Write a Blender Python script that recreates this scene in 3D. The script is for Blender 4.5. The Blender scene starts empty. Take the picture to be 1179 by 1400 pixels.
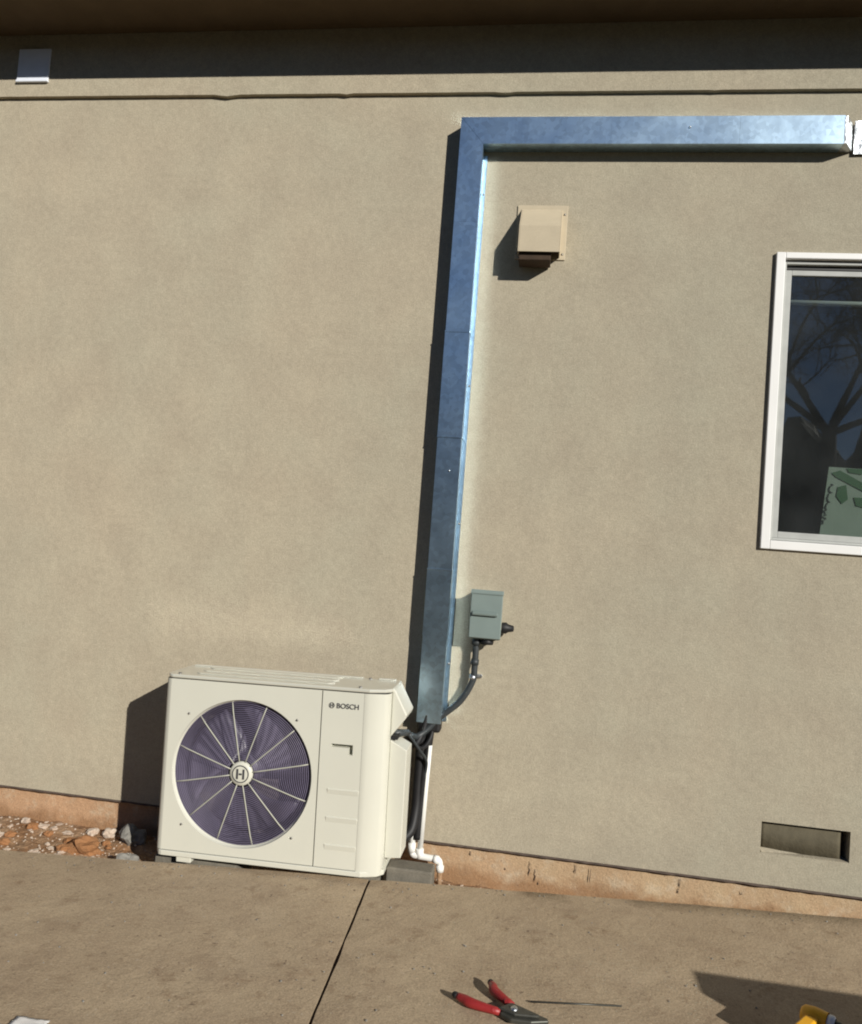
import bpy, bmesh, math, random
from mathutils import Vector, Matrix, noise
random.seed(7)
S = bpy.context.scene
COL = S.collection
R = math.radians

# ------------------------------------------------------------------ camera
cam = bpy.data.cameras.new('camera'); camo = bpy.data.objects.new('camera', cam); COL.objects.link(camo)
S.camera = camo
cam.sensor_fit = 'VERTICAL'; cam.sensor_height = 36.0; cam.lens = 27.0
cam.clip_start = 0.05; cam.clip_end = 2000
def aim_camera(loc, yaw, pitch, roll):
    y, p, r = R(yaw), R(pitch), R(roll)
    f = Vector((-math.sin(y)*math.cos(p), math.cos(y)*math.cos(p), math.sin(p)))
    rt = Vector((math.cos(y), math.sin(y), 0)); up = rt.cross(f)
    cu = math.cos(r)*up - math.sin(r)*rt; cr = math.cos(r)*rt + math.sin(r)*up
    m = Matrix((cr, cu, -f)).transposed().to_4x4(); m.translation = Vector(loc)
    camo.matrix_world = m
aim_camera((0, -3.3, 1.30), 8.2, 2.45, 4.3)

# ------------------------------------------------------------------ sky, sun, exposure
SUN_FROM = Vector((0.94, -1.0, 0.59)).normalized()
elev = math.asin(SUN_FROM.z); rot = math.atan2(SUN_FROM.x, SUN_FROM.y)
W = bpy.data.worlds.new("World"); S.world = W; W.use_nodes = True
wn = W.node_tree
sky = wn.nodes.new('ShaderNodeTexSky'); sky.sky_type = 'NISHITA'; sky.sun_disc = False
sky.sun_elevation = elev; sky.sun_rotation = rot % (2*math.pi); sky.altitude = 2500
sky.air_density = 1.0; sky.dust_density = 0.4; sky.ozone_density = 5.0
bg = wn.nodes['Background']; bg.inputs[1].default_value = 0.05
wn.links.new(sky.outputs[0], bg.inputs[0])
sl = bpy.data.lights.new('sun', 'SUN'); sl.energy = 5.0; sl.angle = R(0.5); sl.color = (1.0, 0.955, 0.875)
so = bpy.data.objects.new('sun', sl); COL.objects.link(so); so.location = (6, -6, 5)
so.rotation_euler = SUN_FROM.to_track_quat('Z', 'Y').to_euler()
S.view_settings.view_transform = 'Standard'; S.view_settings.look = 'None'
S.view_settings.gamma = 1.0; S.view_settings.use_curve_mapping = False
S.view_settings.exposure = 0.0
S.cycles.filter_width = 2.0
S.cycles.max_bounces = 8; S.cycles.blur_glossy = 0.1; S.cycles.sample_clamp_indirect = 12.0

# ------------------------------------------------------------------ materials
def mat(name, color, rough=0.6, metal=0.0, spec=0.5, var=0.0, vscale=3.0, color2=None, cscale=5.0, cmix=0.5,
        bump=0.0, bscale=60.0, bdist=0.01, coat=0.0, coatr=0.1, rvar=0.0, speck=0.0, sscale=300.0, grain=None):
    m = bpy.data.materials.new(name); m.use_nodes = True
    nt = m.node_tree; N = nt.nodes; L = nt.links
    p = N['Principled BSDF']
    p.inputs['Base Color'].default_value = (*color, 1); p.inputs['Roughness'].default_value = rough
    p.inputs['Metallic'].default_value = metal; p.inputs['Specular IOR Level'].default_value = spec
    p.inputs['Coat Weight'].default_value = coat; p.inputs['Coat Roughness'].default_value = coatr
    tc = N.new('ShaderNodeTexCoord'); crd = tc.outputs['Object']
    cur = None
    if color2:
        n = N.new('ShaderNodeTexNoise'); n.inputs['Scale'].default_value = cscale; n.inputs['Detail'].default_value = 6
        n.inputs['Roughness'].default_value = 0.6
        L.new(crd, n.inputs['Vector'])
        r = N.new('ShaderNodeMapRange'); r.inputs[1].default_value = 0.5-0.22; r.inputs[2].default_value = 0.5+0.22
        r.inputs[3].default_value = 0; r.inputs[4].default_value = cmix*2 if cmix < .5 else 1.0
        L.new(n.outputs['Fac'], r.inputs[0])
        mx = N.new('ShaderNodeMix'); mx.data_type = 'RGBA'
        mx.inputs[6].default_value = (*color, 1); mx.inputs[7].default_value = (*color2, 1)
        L.new(r.outputs[0], mx.inputs[0]); cur = mx.outputs[2]
    def mul(cur, scale, amt, detail=4.0):
        n = N.new('ShaderNodeTexNoise'); n.inputs['Scale'].default_value = scale; n.inputs['Detail'].default_value = detail
        L.new(crd, n.inputs['Vector'])
        r = N.new('ShaderNodeMapRange'); r.inputs[1].default_value = 0.25; r.inputs[2].default_value = 0.75
        r.inputs[3].default_value = 1-amt; r.inputs[4].default_value = 1+amt
        L.new(n.outputs['Fac'], r.inputs[0])
        mx = N.new('ShaderNodeMix'); mx.data_type = 'RGBA'; mx.blend_type = 'MULTIPLY'; mx.inputs[0].default_value = 1
        if cur is None: mx.inputs[6].default_value = (*color, 1)
        else: L.new(cur, mx.inputs[6])
        L.new(r.outputs[0], mx.inputs[7]); return mx.outputs[2]
    if var: cur = mul(cur, vscale, var)
    if speck: cur = mul(cur, sscale, speck, 2.0)
    if cur is not None: L.new(cur, p.inputs['Base Color'])
    if rvar:
        n = N.new('ShaderNodeTexNoise'); n.inputs['Scale'].default_value = 6; n.inputs['Detail'].default_value = 5
        L.new(crd, n.inputs['Vector'])
        r = N.new('ShaderNodeMapRange'); r.inputs[1].default_value = .3; r.inputs[2].default_value = .7
        r.inputs[3].default_value = rough-rvar; r.inputs[4].default_value = rough+rvar
        L.new(n.outputs['Fac'], r.inputs[0]); L.new(r.outputs[0], p.inputs['Roughness'])
    if bump:
        n = N.new('ShaderNodeTexNoise'); n.inputs['Scale'].default_value = bscale; n.inputs['Detail'].default_value = 5
        L.new(crd, n.inputs['Vector'])
        b = N.new('ShaderNodeBump'); b.inputs['Strength'].default_value = bump; b.inputs['Distance'].default_value = bdist
        L.new(n.outputs['Fac'], b.inputs['Height']); L.new(b.outputs[0], p.inputs['Normal'])
    m['nodes_ready'] = True
    return m

M = {}
def stucco_material(name, trim=False):
    m = bpy.data.materials.new(name); m.use_nodes = True
    nt = m.node_tree; N = nt.nodes; L = nt.links; p = N['Principled BSDF']
    p.inputs['Roughness'].default_value = 0.95; p.inputs['Specular IOR Level'].default_value = 0.15
    tc = N.new('ShaderNodeTexCoord'); crd = tc.outputs['Object']
    def nz(scale, detail=4, rough=.55, stretch=None):
        n = N.new('ShaderNodeTexNoise'); n.inputs['Scale'].default_value = scale; n.inputs['Detail'].default_value = detail
        n.inputs['Roughness'].default_value = rough
        if stretch:
            mp = N.new('ShaderNodeMapping'); mp.inputs['Scale'].default_value = stretch
            L.new(crd, mp.inputs[0]); L.new(mp.outputs[0], n.inputs['Vector'])
        else: L.new(crd, n.inputs['Vector'])
        return n.outputs['Fac']
    def rng(x, a, b, c, d):
        r = N.new('ShaderNodeMapRange'); 
        for i, v in enumerate((a, b, c, d)): r.inputs[i+1].default_value = v
        L.new(x, r.inputs[0]); return r.outputs[0]
    def mix(f, a, b, mode='MIX'):
        x = N.new('ShaderNodeMix'); x.data_type = 'RGBA'; x.blend_type = mode
        for i, v in ((0, f), (6, a), (7, b)):
            if isinstance(v, tuple): x.inputs[i].default_value = (*v, 1)
            elif isinstance(v, float): x.inputs[i].default_value = v
            else: L.new(v, x.inputs[i])
        return x.outputs[2]
    c = mix(rng(nz(1.1, 3), .35, .65, 0, 1), (.460, .397, .292), (.424, .384, .288))
    c = mix(rng(nz(5, 5), .35, .7, 0, .55), c, (.37, .315, .235))
    c = mix(rng(nz(2.2, 6, .65, (1, 1, .25)), .58, .75, 0, .35), c, (.475, .405, .295))
    sx = N.new('ShaderNodeSeparateXYZ'); L.new(crd, sx.inputs[0])
    # stucco colour turns a little greyer and darker towards the right
    c = mix(rng(sx.outputs[0], -1.6, 1.2, 0, 1), c, mix(1.0, c, (.86, .885, .905), 'MULTIPLY'))
    c = mix(1.0, c, rng(nz(38, 4, .6), .3, .7, .93, 1.07), 'MULTIPLY')
    g = rng(nz(150, 3), .3, .7, .86, 1.13); c = mix(1.0, c, g, 'MULTIPLY')
    g2 = rng(nz(420, 2), .3, .7, .90, 1.10); c = mix(1.0, c, g2, 'MULTIPLY')
    L.new(c, p.inputs['Base Color'])
    b = N.new('ShaderNodeBump'); b.inputs['Strength'].default_value = .30; b.inputs['Distance'].default_value = .004
    L.new(nz(170, 5), b.inputs['Height'])
    b2 = N.new('ShaderNodeBump'); b2.inputs['Strength'].default_value = .18; b2.inputs['Distance'].default_value = .02
    L.new(nz(9, 4), b2.inputs['Height']); L.new(b.outputs[0], b2.inputs['Normal'])
    L.new(b2.outputs[0], p.inputs['Normal'])
    return m
M['stucco'] = stucco_material('stucco')

def slab_material():
    m = bpy.data.materials.new('concrete_paving'); m.use_nodes = True
    nt = m.node_tree; N = nt.nodes; L = nt.links; p = N['Principled BSDF']
    p.inputs['Roughness'].default_value = 0.9; p.inputs['Specular IOR Level'].default_value = 0.2
    tc = N.new('ShaderNodeTexCoord'); crd = tc.outputs['Object']
    def nz(scale, detail=5, rough=.6):
        n = N.new('ShaderNodeTexNoise'); n.inputs['Scale'].default_value = scale; n.inputs['Detail'].default_value = detail
        n.inputs['Roughness'].default_value = rough; L.new(crd, n.inputs['Vector']); return n.outputs['Fac']
    def rng(x, a, b, c, d):
        r = N.new('ShaderNodeMapRange')
        for i, v in enumerate((a, b, c, d)): r.inputs[i+1].default_value = v
        L.new(x, r.inputs[0]); return r.outputs[0]
    def mix(f, a, b, mode='MIX'):
        x = N.new('ShaderNodeMix'); x.data_type = 'RGBA'; x.blend_type = mode
        for i, v in ((0, f), (6, a), (7, b)):
            if isinstance(v, tuple): x.inputs[i].default_value = (*v, 1)
            elif isinstance(v, float): x.inputs[i].default_value = v
            else: L.new(v, x.inputs[i])
        return x.outputs[2]
    c = mix(rng(nz(2.0, 6), .3, .7, 0, 1), (.445, .35, .235), (.375, .288, .192))
    c = mix(rng(nz(6, 7, .7), .47, .70, 0, .55), c, (.27, .195, .13))
    c = mix(rng(nz(3.2, 4), .55, .75, 0, .5), c, (.45, .36, .25))
    c = mix(rng(nz(45, 3), .64, .74, 0, .75), c, (.12, .085, .06))
    c = mix(1.0, c, rng(nz(190, 3), .3, .7, .78, 1.2), 'MULTIPLY')
    c = mix(rng(nz(11, 7, .75), .55, .68, 0, .55), c, (.20, .13, .075))
    c = mix(rng(nz(85, 3), .63, .72, 0, .6), c, (.50, .42, .32))
    L.new(c, p.inputs['Base Color'])
    b = N.new('ShaderNodeBump'); b.inputs['Strength'].default_value = .55; b.inputs['Distance'].default_value = .003
    L.new(nz(130, 6), b.inputs['Height'])
    b2 = N.new('ShaderNodeBump'); b2.inputs['Strength'].default_value = .3; b2.inputs['Distance'].default_value = .02
    L.new(nz(8, 4), b2.inputs['Height']); L.new(b.outputs[0], b2.inputs['Normal']); L.new(b2.outputs[0], p.inputs['Normal'])
    return m
M['slab'] = slab_material()
def footing_material():
    m = bpy.data.materials.new('footing_concrete'); m.use_nodes = True
    nt = m.node_tree; N = nt.nodes; L = nt.links; p = N['Principled BSDF']
    p.inputs['Roughness'].default_value = 0.95; p.inputs['Specular IOR Level'].default_value = 0.15
    tc = N.new('ShaderNodeTexCoord'); crd = tc.outputs['Object']
    def nz(scale, detail=5, rough=.6):
        n = N.new('ShaderNodeTexNoise'); n.inputs['Scale'].default_value = scale; n.inputs['Detail'].default_value = detail
        n.inputs['Roughness'].default_value = rough; L.new(crd, n.inputs['Vector']); return n.outputs['Fac']
    def rng(x, a, b, c, d):
        r = N.new('ShaderNodeMapRange')
        for i, v in enumerate((a, b, c, d)): r.inputs[i+1].default_value = v
        L.new(x, r.inputs[0]); return r.outputs[0]
    def mix(f, a, b, mode='MIX'):
        x = N.new('ShaderNodeMix'); x.data_type = 'RGBA'; x.blend_type = mode
        for i, v in ((0, f), (6, a), (7, b)):
            if isinstance(v, tuple): x.inputs[i].default_value = (*v, 1)
            elif isinstance(v, float): x.inputs[i].default_value = v
            else: L.new(v, x.inputs[i])
        return x.outputs[2]
    sx = N.new('ShaderNodeSeparateXYZ'); L.new(crd, sx.inputs[0])
    base = mix(rng(sx.outputs[0], -1.8, .4, 0, 1), (.50, .31, .185), (.46, .345, .215))
    c = mix(rng(nz(4, 6, .65), .35, .65, 0, .7), base, (.40, .255, .15))
    c = mix(rng(nz(13, 6, .7), .52, .68, 0, .7), c, (.52, .43, .31))
    # soil splashed up from the ground in ragged patches
    ad = N.new('ShaderNodeMath'); ad.operation = 'MULTIPLY_ADD'; ad.inputs[1].default_value = .16; L.new(nz(9, 6, .7), ad.inputs[0]); L.new(sx.outputs[2], ad.inputs[2])
    c = mix(rng(ad.outputs[0], .0, .045, .75, 0), c, (.27, .15, .075))
    c = mix(rng(nz(70, 3), .66, .74, 0, .7), c, (.15, .10, .07))
    c = mix(1.0, c, rng(nz(160, 3), .3, .7, .84, 1.15), 'MULTIPLY')
    L.new(c, p.inputs['Base Color'])
    b = N.new('ShaderNodeBump'); b.inputs['Strength'].default_value = .7; b.inputs['Distance'].default_value = .006
    L.new(nz(60, 7, .7), b.inputs['Height']); L.new(b.outputs[0], p.inputs['Normal'])
    return m
M['foundation'] = footing_material()
M['dirt'] = mat('dirt', (.24, .125, .06), .98, spec=.1, color2=(.40, .28, .18), cscale=9, var=.35, vscale=40, bump=.9, bscale=80, bdist=.01)
M['plaster_crumb'] = mat('plaster_crumb', (.60, .53, .44), .95, spec=.2, color2=(.45, .33, .25), cscale=40, bump=.5, bscale=120, bdist=.005)
M['clay'] = mat('clay', (.33, .17, .08), .95, spec=.2, color2=(.3, .14, .06), cscale=30, bump=.6, bscale=90, bdist=.006)
M['grey_stone'] = mat('grey_stone', (.3, .29, .26), .9, spec=.3, color2=(.18, .17, .15), cscale=30, bump=.5, bscale=90, bdist=.005)
M['dark_gap'] = mat('joint_filler', (.035, .025, .02), .95, spec=.1, var=.3, vscale=30)
M['soffit'] = mat('soffit_paint', (.12, .085, .05), .8, spec=.3, var=.12, vscale=8, bump=.2, bscale=60)
M['roof'] = mat('roof_shingle', (.09, .08, .075), .95, var=.3, vscale=10)
M['screed'] = mat('weep_screed_metal', (.10, .075, .06), .7, spec=.3, var=.4, vscale=30)
def galvanised():
    m = bpy.data.materials.new('galvanised_steel'); m.use_nodes = True
    nt = m.node_tree; N = nt.nodes; L = nt.links; p = N['Principled BSDF']
    p.inputs['Metallic'].default_value = 1.0
    tc = N.new('ShaderNodeTexCoord')
    v = N.new('ShaderNodeTexVoronoi'); v.inputs['Scale'].default_value = 55; L.new(tc.outputs['Object'], v.inputs['Vector'])
    n = N.new('ShaderNodeTexNoise'); n.inputs['Scale'].default_value = 7; n.inputs['Detail'].default_value = 6; L.new(tc.outputs['Object'], n.inputs['Vector'])
    sep = N.new('ShaderNodeSeparateColor'); L.new(v.outputs['Color'], sep.inputs[0])
    r = N.new('ShaderNodeMapRange'); r.inputs[1].default_value = 0; r.inputs[2].default_value = 1; r.inputs[3].default_value = .86; r.inputs[4].default_value = 1.08
    L.new(sep.outputs[0], r.inputs[0])
    mx = N.new('ShaderNodeMix'); mx.data_type = 'RGBA'; mx.blend_type = 'MULTIPLY'; mx.inputs[0].default_value = 1
    mx.inputs[6].default_value = (.60, .79, .94, 1); L.new(r.outputs[0], mx.inputs[7])  # blue of the reflected sky is put into the steel's base tint
    L.new(mx.outputs[2], p.inputs['Base Color'])
    r2 = N.new('ShaderNodeMapRange'); r2.inputs[1].default_value = .3; r2.inputs[2].default_value = .75; r2.inputs[3].default_value = .30; r2.inputs[4].default_value = .35
    L.new(n.outputs['Fac'], r2.inputs[0]); L.new(r2.outputs[0], p.inputs['Roughness'])
    b = N.new('ShaderNodeBump'); b.inputs['Strength'].default_value = .05; b.inputs['Distance'].default_value = .02
    L.new(n.outputs['Fac'], b.inputs['Height']); L.new(b.outputs[0], p.inputs['Normal'])
    return m
M['galv'] = galvanised()
M['bright_steel'] = mat('bright_sheet_steel', (.55, .58, .60), .42, metal=1, var=.1, vscale=20, bump=.5, bscale=18, bdist=.02)
M['cream'] = mat('cream_enamel', (.605, .60, .515), .42, spec=.4, var=.025, vscale=5, coat=.1, coatr=.15, bump=.04, bscale=6, bdist=.02)
M['cream_top'] = mat('cream_enamel_top', (.605, .60, .515), .3, spec=.5, var=.03, vscale=5, coat=1.0, coatr=.17, bump=.0)
M['cream_top'].node_tree.nodes['Principled BSDF'].inputs['Coat IOR'].default_value = 2.3
M['wire'] = mat('grille_wire_enamel', (.17, .15, .225), .45, spec=.5, var=.25, vscale=9)
M['spoke'] = mat('grille_spoke_enamel', (.42, .42, .35), .5, var=.05)
M['fan'] = mat('fan_plastic', (.10, .09, .13), .4, spec=.5, var=.2, vscale=6)
M['coil'] = mat('coil_fins', (.10, .085, .09), .6, var=.3, vscale=30)
M['black'] = mat('black_rubber', (.012, .012, .013), .55, spec=.4, var=.3, vscale=20)
M['print'] = mat('dark_print', (.05, .05, .055), .6, var=.1)
M['panel_grey'] = mat('disconnect_enamel', (.175, .22, .205), .45, spec=.5, var=.08, vscale=12, coat=.1, coatr=.3)
M['panel_grey2'] = mat('disconnect_lid_enamel', (.20, .25, .235), .4, spec=.5, var=.06, vscale=12)
M['conduit'] = mat('conduit_grey_vinyl', (.035, .042, .045), .5, spec=.5, var=.15, vscale=20)
M['pvc'] = mat('white_pvc', (.82, .82, .78), .35, spec=.5, var=.04, vscale=15)
M['vinyl'] = mat('white_vinyl', (.80, .80, .78), .4, spec=.5, var=.03, vscale=8)
M['vinyl_grey'] = mat('window_track_vinyl', (.40, .41, .39), .55, spec=.4, var=.12, vscale=14)
M['seal'] = mat('window_gasket', (.03, .03, .03), .6, var=.1)
M['hood'] = mat('hood_paint', (.50, .43, .31), .7, spec=.3, var=.05, vscale=15, speck=.05)
M['hood_in'] = mat('hood_inside', (.05, .03, .017), .9, var=.2, vscale=20)
M['vent'] = mat('vent_screen_paint', (.105, .092, .062), .85, spec=.2, var=.15, vscale=25, bump=.4, bscale=90, bdist=.004)
M['block'] = mat('block_concrete', (.17, .155, .125), .95, spec=.2, var=.18, vscale=25, speck=.1, bump=.6, bscale=110, bdist=.004)
M['bracket'] = mat('bracket_paint', (.80, .84, .92), .45, spec=.5, var=.05, vscale=20)
M['red'] = mat('red_grip', (.30, .022, .022), .45, spec=.5, var=.15, vscale=40)
M['tool_steel'] = mat('tool_steel', (.07, .07, .06), .4, metal=.4, var=.3, vscale=40)
M['yellow'] = mat('yellow_plastic', (.85, .42, .012), .4, spec=.5, var=.05, vscale=30)
M['paper'] = mat('paper', (.75, .73, .7), .9, var=.05)
M['card'] = mat('sign_card', (.27, .31, .265), .7, var=.08, vscale=10)
M['green'] = mat('sign_green', (.015, .085, .02), .6, var=.1)
M['carton'] = mat('brown_carton', (.36, .24, .13), .9, spec=.2, var=.08, vscale=8)
M['bark'] = mat('bark', (.10, .075, .055), .95, spec=.1, color2=(.06, .045, .035), cscale=12, bump=.8, bscale=25, bdist=.03)
M['hedge'] = mat('hedge_leaf', (.035, .05, .02), .8, spec=.3, var=.4, vscale=2)
M['lawn'] = mat('lawn_grass', (.035, .038, .02), .95, spec=.1, color2=(.05, .042, .024), cscale=1.5, var=.3, vscale=14, bump=.8, bscale=50, bdist=.03)
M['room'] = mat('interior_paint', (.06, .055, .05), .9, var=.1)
M['rod'] = mat('curtain_rail_paint', (.7, .72, .7), .5, var=.05)
M['screw'] = mat('screw_zinc', (.25, .24, .22), .4, metal=.7, var=.1)
def glass():
    m = bpy.data.materials.new('window_glass'); m.use_nodes = True
    nt = m.node_tree; N = nt.nodes; L = nt.links; N.remove(N['Principled BSDF'])
    tr = N.new('ShaderNodeBsdfTransparent'); tr.inputs[0].default_value = (.78, .82, .80, 1)
    gl = N.new('ShaderNodeBsdfGlossy'); gl.inputs['Roughness'].default_value = .015; gl.inputs[0].default_value = (1, 1, 1, 1)
    lw = N.new('ShaderNodeLayerWeight')
    pw = N.new('ShaderNodeMath'); pw.operation = 'POWER'; pw.inputs[1].default_value = 5.0; L.new(lw.outputs['Facing'], pw.inputs[0])
    fr = N.new('ShaderNodeMath'); fr.operation = 'MULTIPLY_ADD'; fr.inputs[1].default_value = .93; fr.inputs[2].default_value = .065; L.new(pw.outputs[0], fr.inputs[0])
    tcn = N.new('ShaderNodeTexCoord'); nn = N.new('ShaderNodeTexNoise'); nn.inputs['Scale'].default_value = 2.5
    L.new(tcn.outputs['Object'], nn.inputs['Vector'])
    bb = N.new('ShaderNodeBump'); bb.inputs['Strength'].default_value = .02; bb.inputs['Distance'].default_value = .02
    L.new(nn.outputs['Fac'], bb.inputs['Height']); L.new(bb.outputs[0], gl.inputs['Normal'])
    mx = N.new('ShaderNodeMixShader'); L.new(fr.outputs[0], mx.inputs[0]); L.new(tr.outputs[0], mx.inputs[1]); L.new(gl.outputs[0], mx.inputs[2])
    df = N.new('ShaderNodeBsdfDiffuse'); df.inputs[0].default_value = (.55, .58, .60, 1)
    dn = N.new('ShaderNodeTexNoise'); dn.inputs['Scale'].default_value = 4; dn.inputs['Detail'].default_value = 6; L.new(tcn.outputs['Object'], dn.inputs['Vector'])
    dr_ = N.new('ShaderNodeMapRange'); dr_.inputs[1].default_value = .3; dr_.inputs[2].default_value = .7; dr_.inputs[3].default_value = .012; dr_.inputs[4].default_value = .032; L.new(dn.outputs['Fac'], dr_.inputs[0])
    m2 = N.new('ShaderNodeMixShader'); L.new(dr_.outputs[0], m2.inputs[0]); L.new(mx.outputs[0], m2.inputs[1]); L.new(df.outputs[0], m2.inputs[2])
    L.new(m2.outputs[0], N['Material Output'].inputs[0]); return m
M['glass'] = glass()

# ------------------------------------------------------------------ mesh helpers
class MB:
    def __init__(s): s.v = []; s.f = []; s.sm = []
    def add(s, vs, fs, smooth=False):
        b = len(s.v); s.v += [tuple(v) for v in vs]; s.f += [tuple(b+i for i in f) for f in fs]; s.sm += [smooth]*len(fs); return s
    def box(s, x0, x1, y0, y1, z0, z1):
        v = [(x, y, z) for x in (x0, x1) for y in (y0, y1) for z in (z0, z1)]
        return s.add(v, [(0, 1, 3, 2), (4, 6, 7, 5), (0, 4, 5, 1), (2, 3, 7, 6), (0, 2, 6, 4), (1, 5, 7, 3)])
    def prism(s, poly, fn, a, b):
        """poly: 2D points; fn(u,v,w)->xyz; extruded from w=a to w=b"""
        n = len(poly); v = [fn(u, w_, a) for u, w_ in poly] + [fn(u, w_, b) for u, w_ in poly]
        fs = [tuple(range(n)), tuple(range(2*n-1, n-1, -1))] + [(i, i+n, (i+1) % n+n, (i+1) % n) for i in range(n)]
        return s.add(v, fs)
    def tube(s, pts, r, n=10, caps=True):
        pts = [Vector(p) for p in pts]; rs = r if isinstance(r, (list, tuple)) else [r]*len(pts)
        vs = []; ref = None
        for i, p in enumerate(pts):
            d = (pts[min(i+1, len(pts)-1)]-pts[max(i-1, 0)]).normalized()
            if ref is None: ref = d.orthogonal().normalized()
            u = (ref-d*ref.dot(d)).normalized(); ref = u; w = d.cross(u)
            for k in range(n):
                a = 2*math.pi*k/n; vs.append(p+(u*math.cos(a)+w*math.sin(a))*rs[i])
        fs = [(i*n+k, i*n+(k+1) % n, (i+1)*n+(k+1) % n, (i+1)*n+k) for i in range(len(pts)-1) for k in range(n)]
        if caps: fs += [tuple(range(n-1, -1, -1)), tuple(range((len(pts)-1)*n, len(pts)*n))]
        return s.add(vs, fs, True)
    def ring(s, c, r, wr, ay=None, n=64, m=5):
        """torus round the Y axis"""
        vs = []; fs = []
        for i in range(n):
            a = 2*math.pi*i/n
            for k in range(m):
                b = 2*math.pi*k/m; rr = r+wr*math.cos(b)
                vs.append((c[0]+rr*math.cos(a), c[1]+wr*math.sin(b), c[2]+rr*math.sin(a)))
        for i in range(n):
            for k in range(m): fs.append((i*m+k, i*m+(k+1) % m, ((i+1) % n)*m+(k+1) % m, ((i+1) % n)*m+k))
        return s.add(vs, fs, True)
    def lathe(s, c, prof, n=48, axis='y'):
        """prof: (radius, offset along axis)"""
        vs = []; fs = []
        for i in range(n):
            a = 2*math.pi*i/n
            for r_, o in prof:
                if axis == 'y': vs.append((c[0]+r_*math.cos(a), c[1]+o, c[2]+r_*math.sin(a)))
                elif axis == 'z': vs.append((c[0]+r_*math.cos(a), c[1]+r_*math.sin(a), c[2]+o))
                else: vs.append((c[0]+o, c[1]+r_*math.cos(a), c[2]+r_*math.sin(a)))
        k = len(prof)
        for i in range(n):
            j = (i+1) % n
            for q in range(k-1): fs.append((i*k+q, j*k+q, j*k+q+1, i*k+q+1))
        return s.add(vs, fs, True)
    def plate(s, xs, zs, holes, y):
        """flat XZ grid facing -Y without the cells whose centre is in a hole"""
        for i in range(len(xs)-1):
            for j in range(len(zs)-1):
                cx, cz = (xs[i]+xs[i+1])/2, (zs[j]+zs[j+1])/2
                if any(h[0] < cx < h[1] and h[2] < cz < h[3] for h in holes): continue
                s.add([(xs[i], y, zs[j]), (xs[i+1], y, zs[j]), (xs[i+1], y, zs[j+1]), (xs[i], y, zs[j+1])], [(0, 1, 2, 3)])
        return s
    def rock(s, c, r, seed, sx=1, sy=1, sz=.7, sub=2, rough=.35):
        bm = bmesh.new(); bmesh.ops.create_icosphere(bm, subdivisions=sub, radius=1)
        vs = []
        for v in bm.verts:
            d = 1+rough*noise.noise(v.co*1.3+Vector((seed*3.1, seed*1.7, seed)))*1.6+rough*.4*noise.noise(v.co*3.5+Vector((seed, 0, 0)))
            vs.append((c[0]+v.co.x*r*sx*d, c[1]+v.co.y*r*sy*d, c[2]+v.co.z*r*sz*d))
        fs = [tuple(v.index for v in f.verts) for f in bm.faces]; bm.free()
        return s.add(vs, fs)
    def build(s, name, material, parent=None, bevel=0, seg=2, merge=False, **props):
        me = bpy.data.meshes.new(name); me.from_pydata(s.v, [], s.f)
        me.polygons.foreach_set('use_smooth', s.sm)
        me.materials.append(material)
        bm = bmesh.new(); bm.from_mesh(me)
        if merge: bmesh.ops.remove_doubles(bm, verts=bm.verts, dist=1e-5)
        bmesh.ops.recalc_face_normals(bm, faces=bm.faces)
        bm.to_mesh(me); bm.free(); me.update()
        o = bpy.data.objects.new(name, me); COL.objects.link(o)
        if parent: o.parent = parent
        if bevel:
            b = o.modifiers.new('bevel', 'BEVEL'); b.width = bevel; b.segments = seg; b.limit_method = 'ANGLE'; b.angle_limit = R(35)
        for k, v in props.items(): o[k] = v
        return o
def tag(o, label, cat, group=None):
    o['label'] = label; o['category'] = cat
    if group: o['group'] = group
    return o
def empty(name, loc, label, cat, rot=(0, 0, 0), group=None):
    o = bpy.data.objects.new(name, None); COL.objects.link(o); o.location = loc; o.rotation_euler = rot
    o.empty_display_size = .1
    return tag(o, label, cat, group)
def spline(pts, n=8):
    P = [Vector(p) for p in pts]; out = []
    for i in range(len(P)-1):
        a, b, c, d = P[max(i-1, 0)], P[i], P[i+1], P[min(i+2, len(P)-1)]
        for k in range(n):
            t = k/n
            out.append(.5*((2*b)+(c-a)*t+(2*a-5*b+4*c-d)*t*t+(-a+3*b-3*c+d)*t**3))
    out.append(P[-1]); return out

# ================================================================== SETTING
MB().box(-60, 60, -80, 60, -.6, -.30).build('ground', M['lawn'], kind='structure')
# lawn behind the photographer, from the far edge of the paving
MB().box(-30, 30, -60, -1.82, -.298, -.06).build('lawn', M['lawn'], kind='structure')

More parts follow.
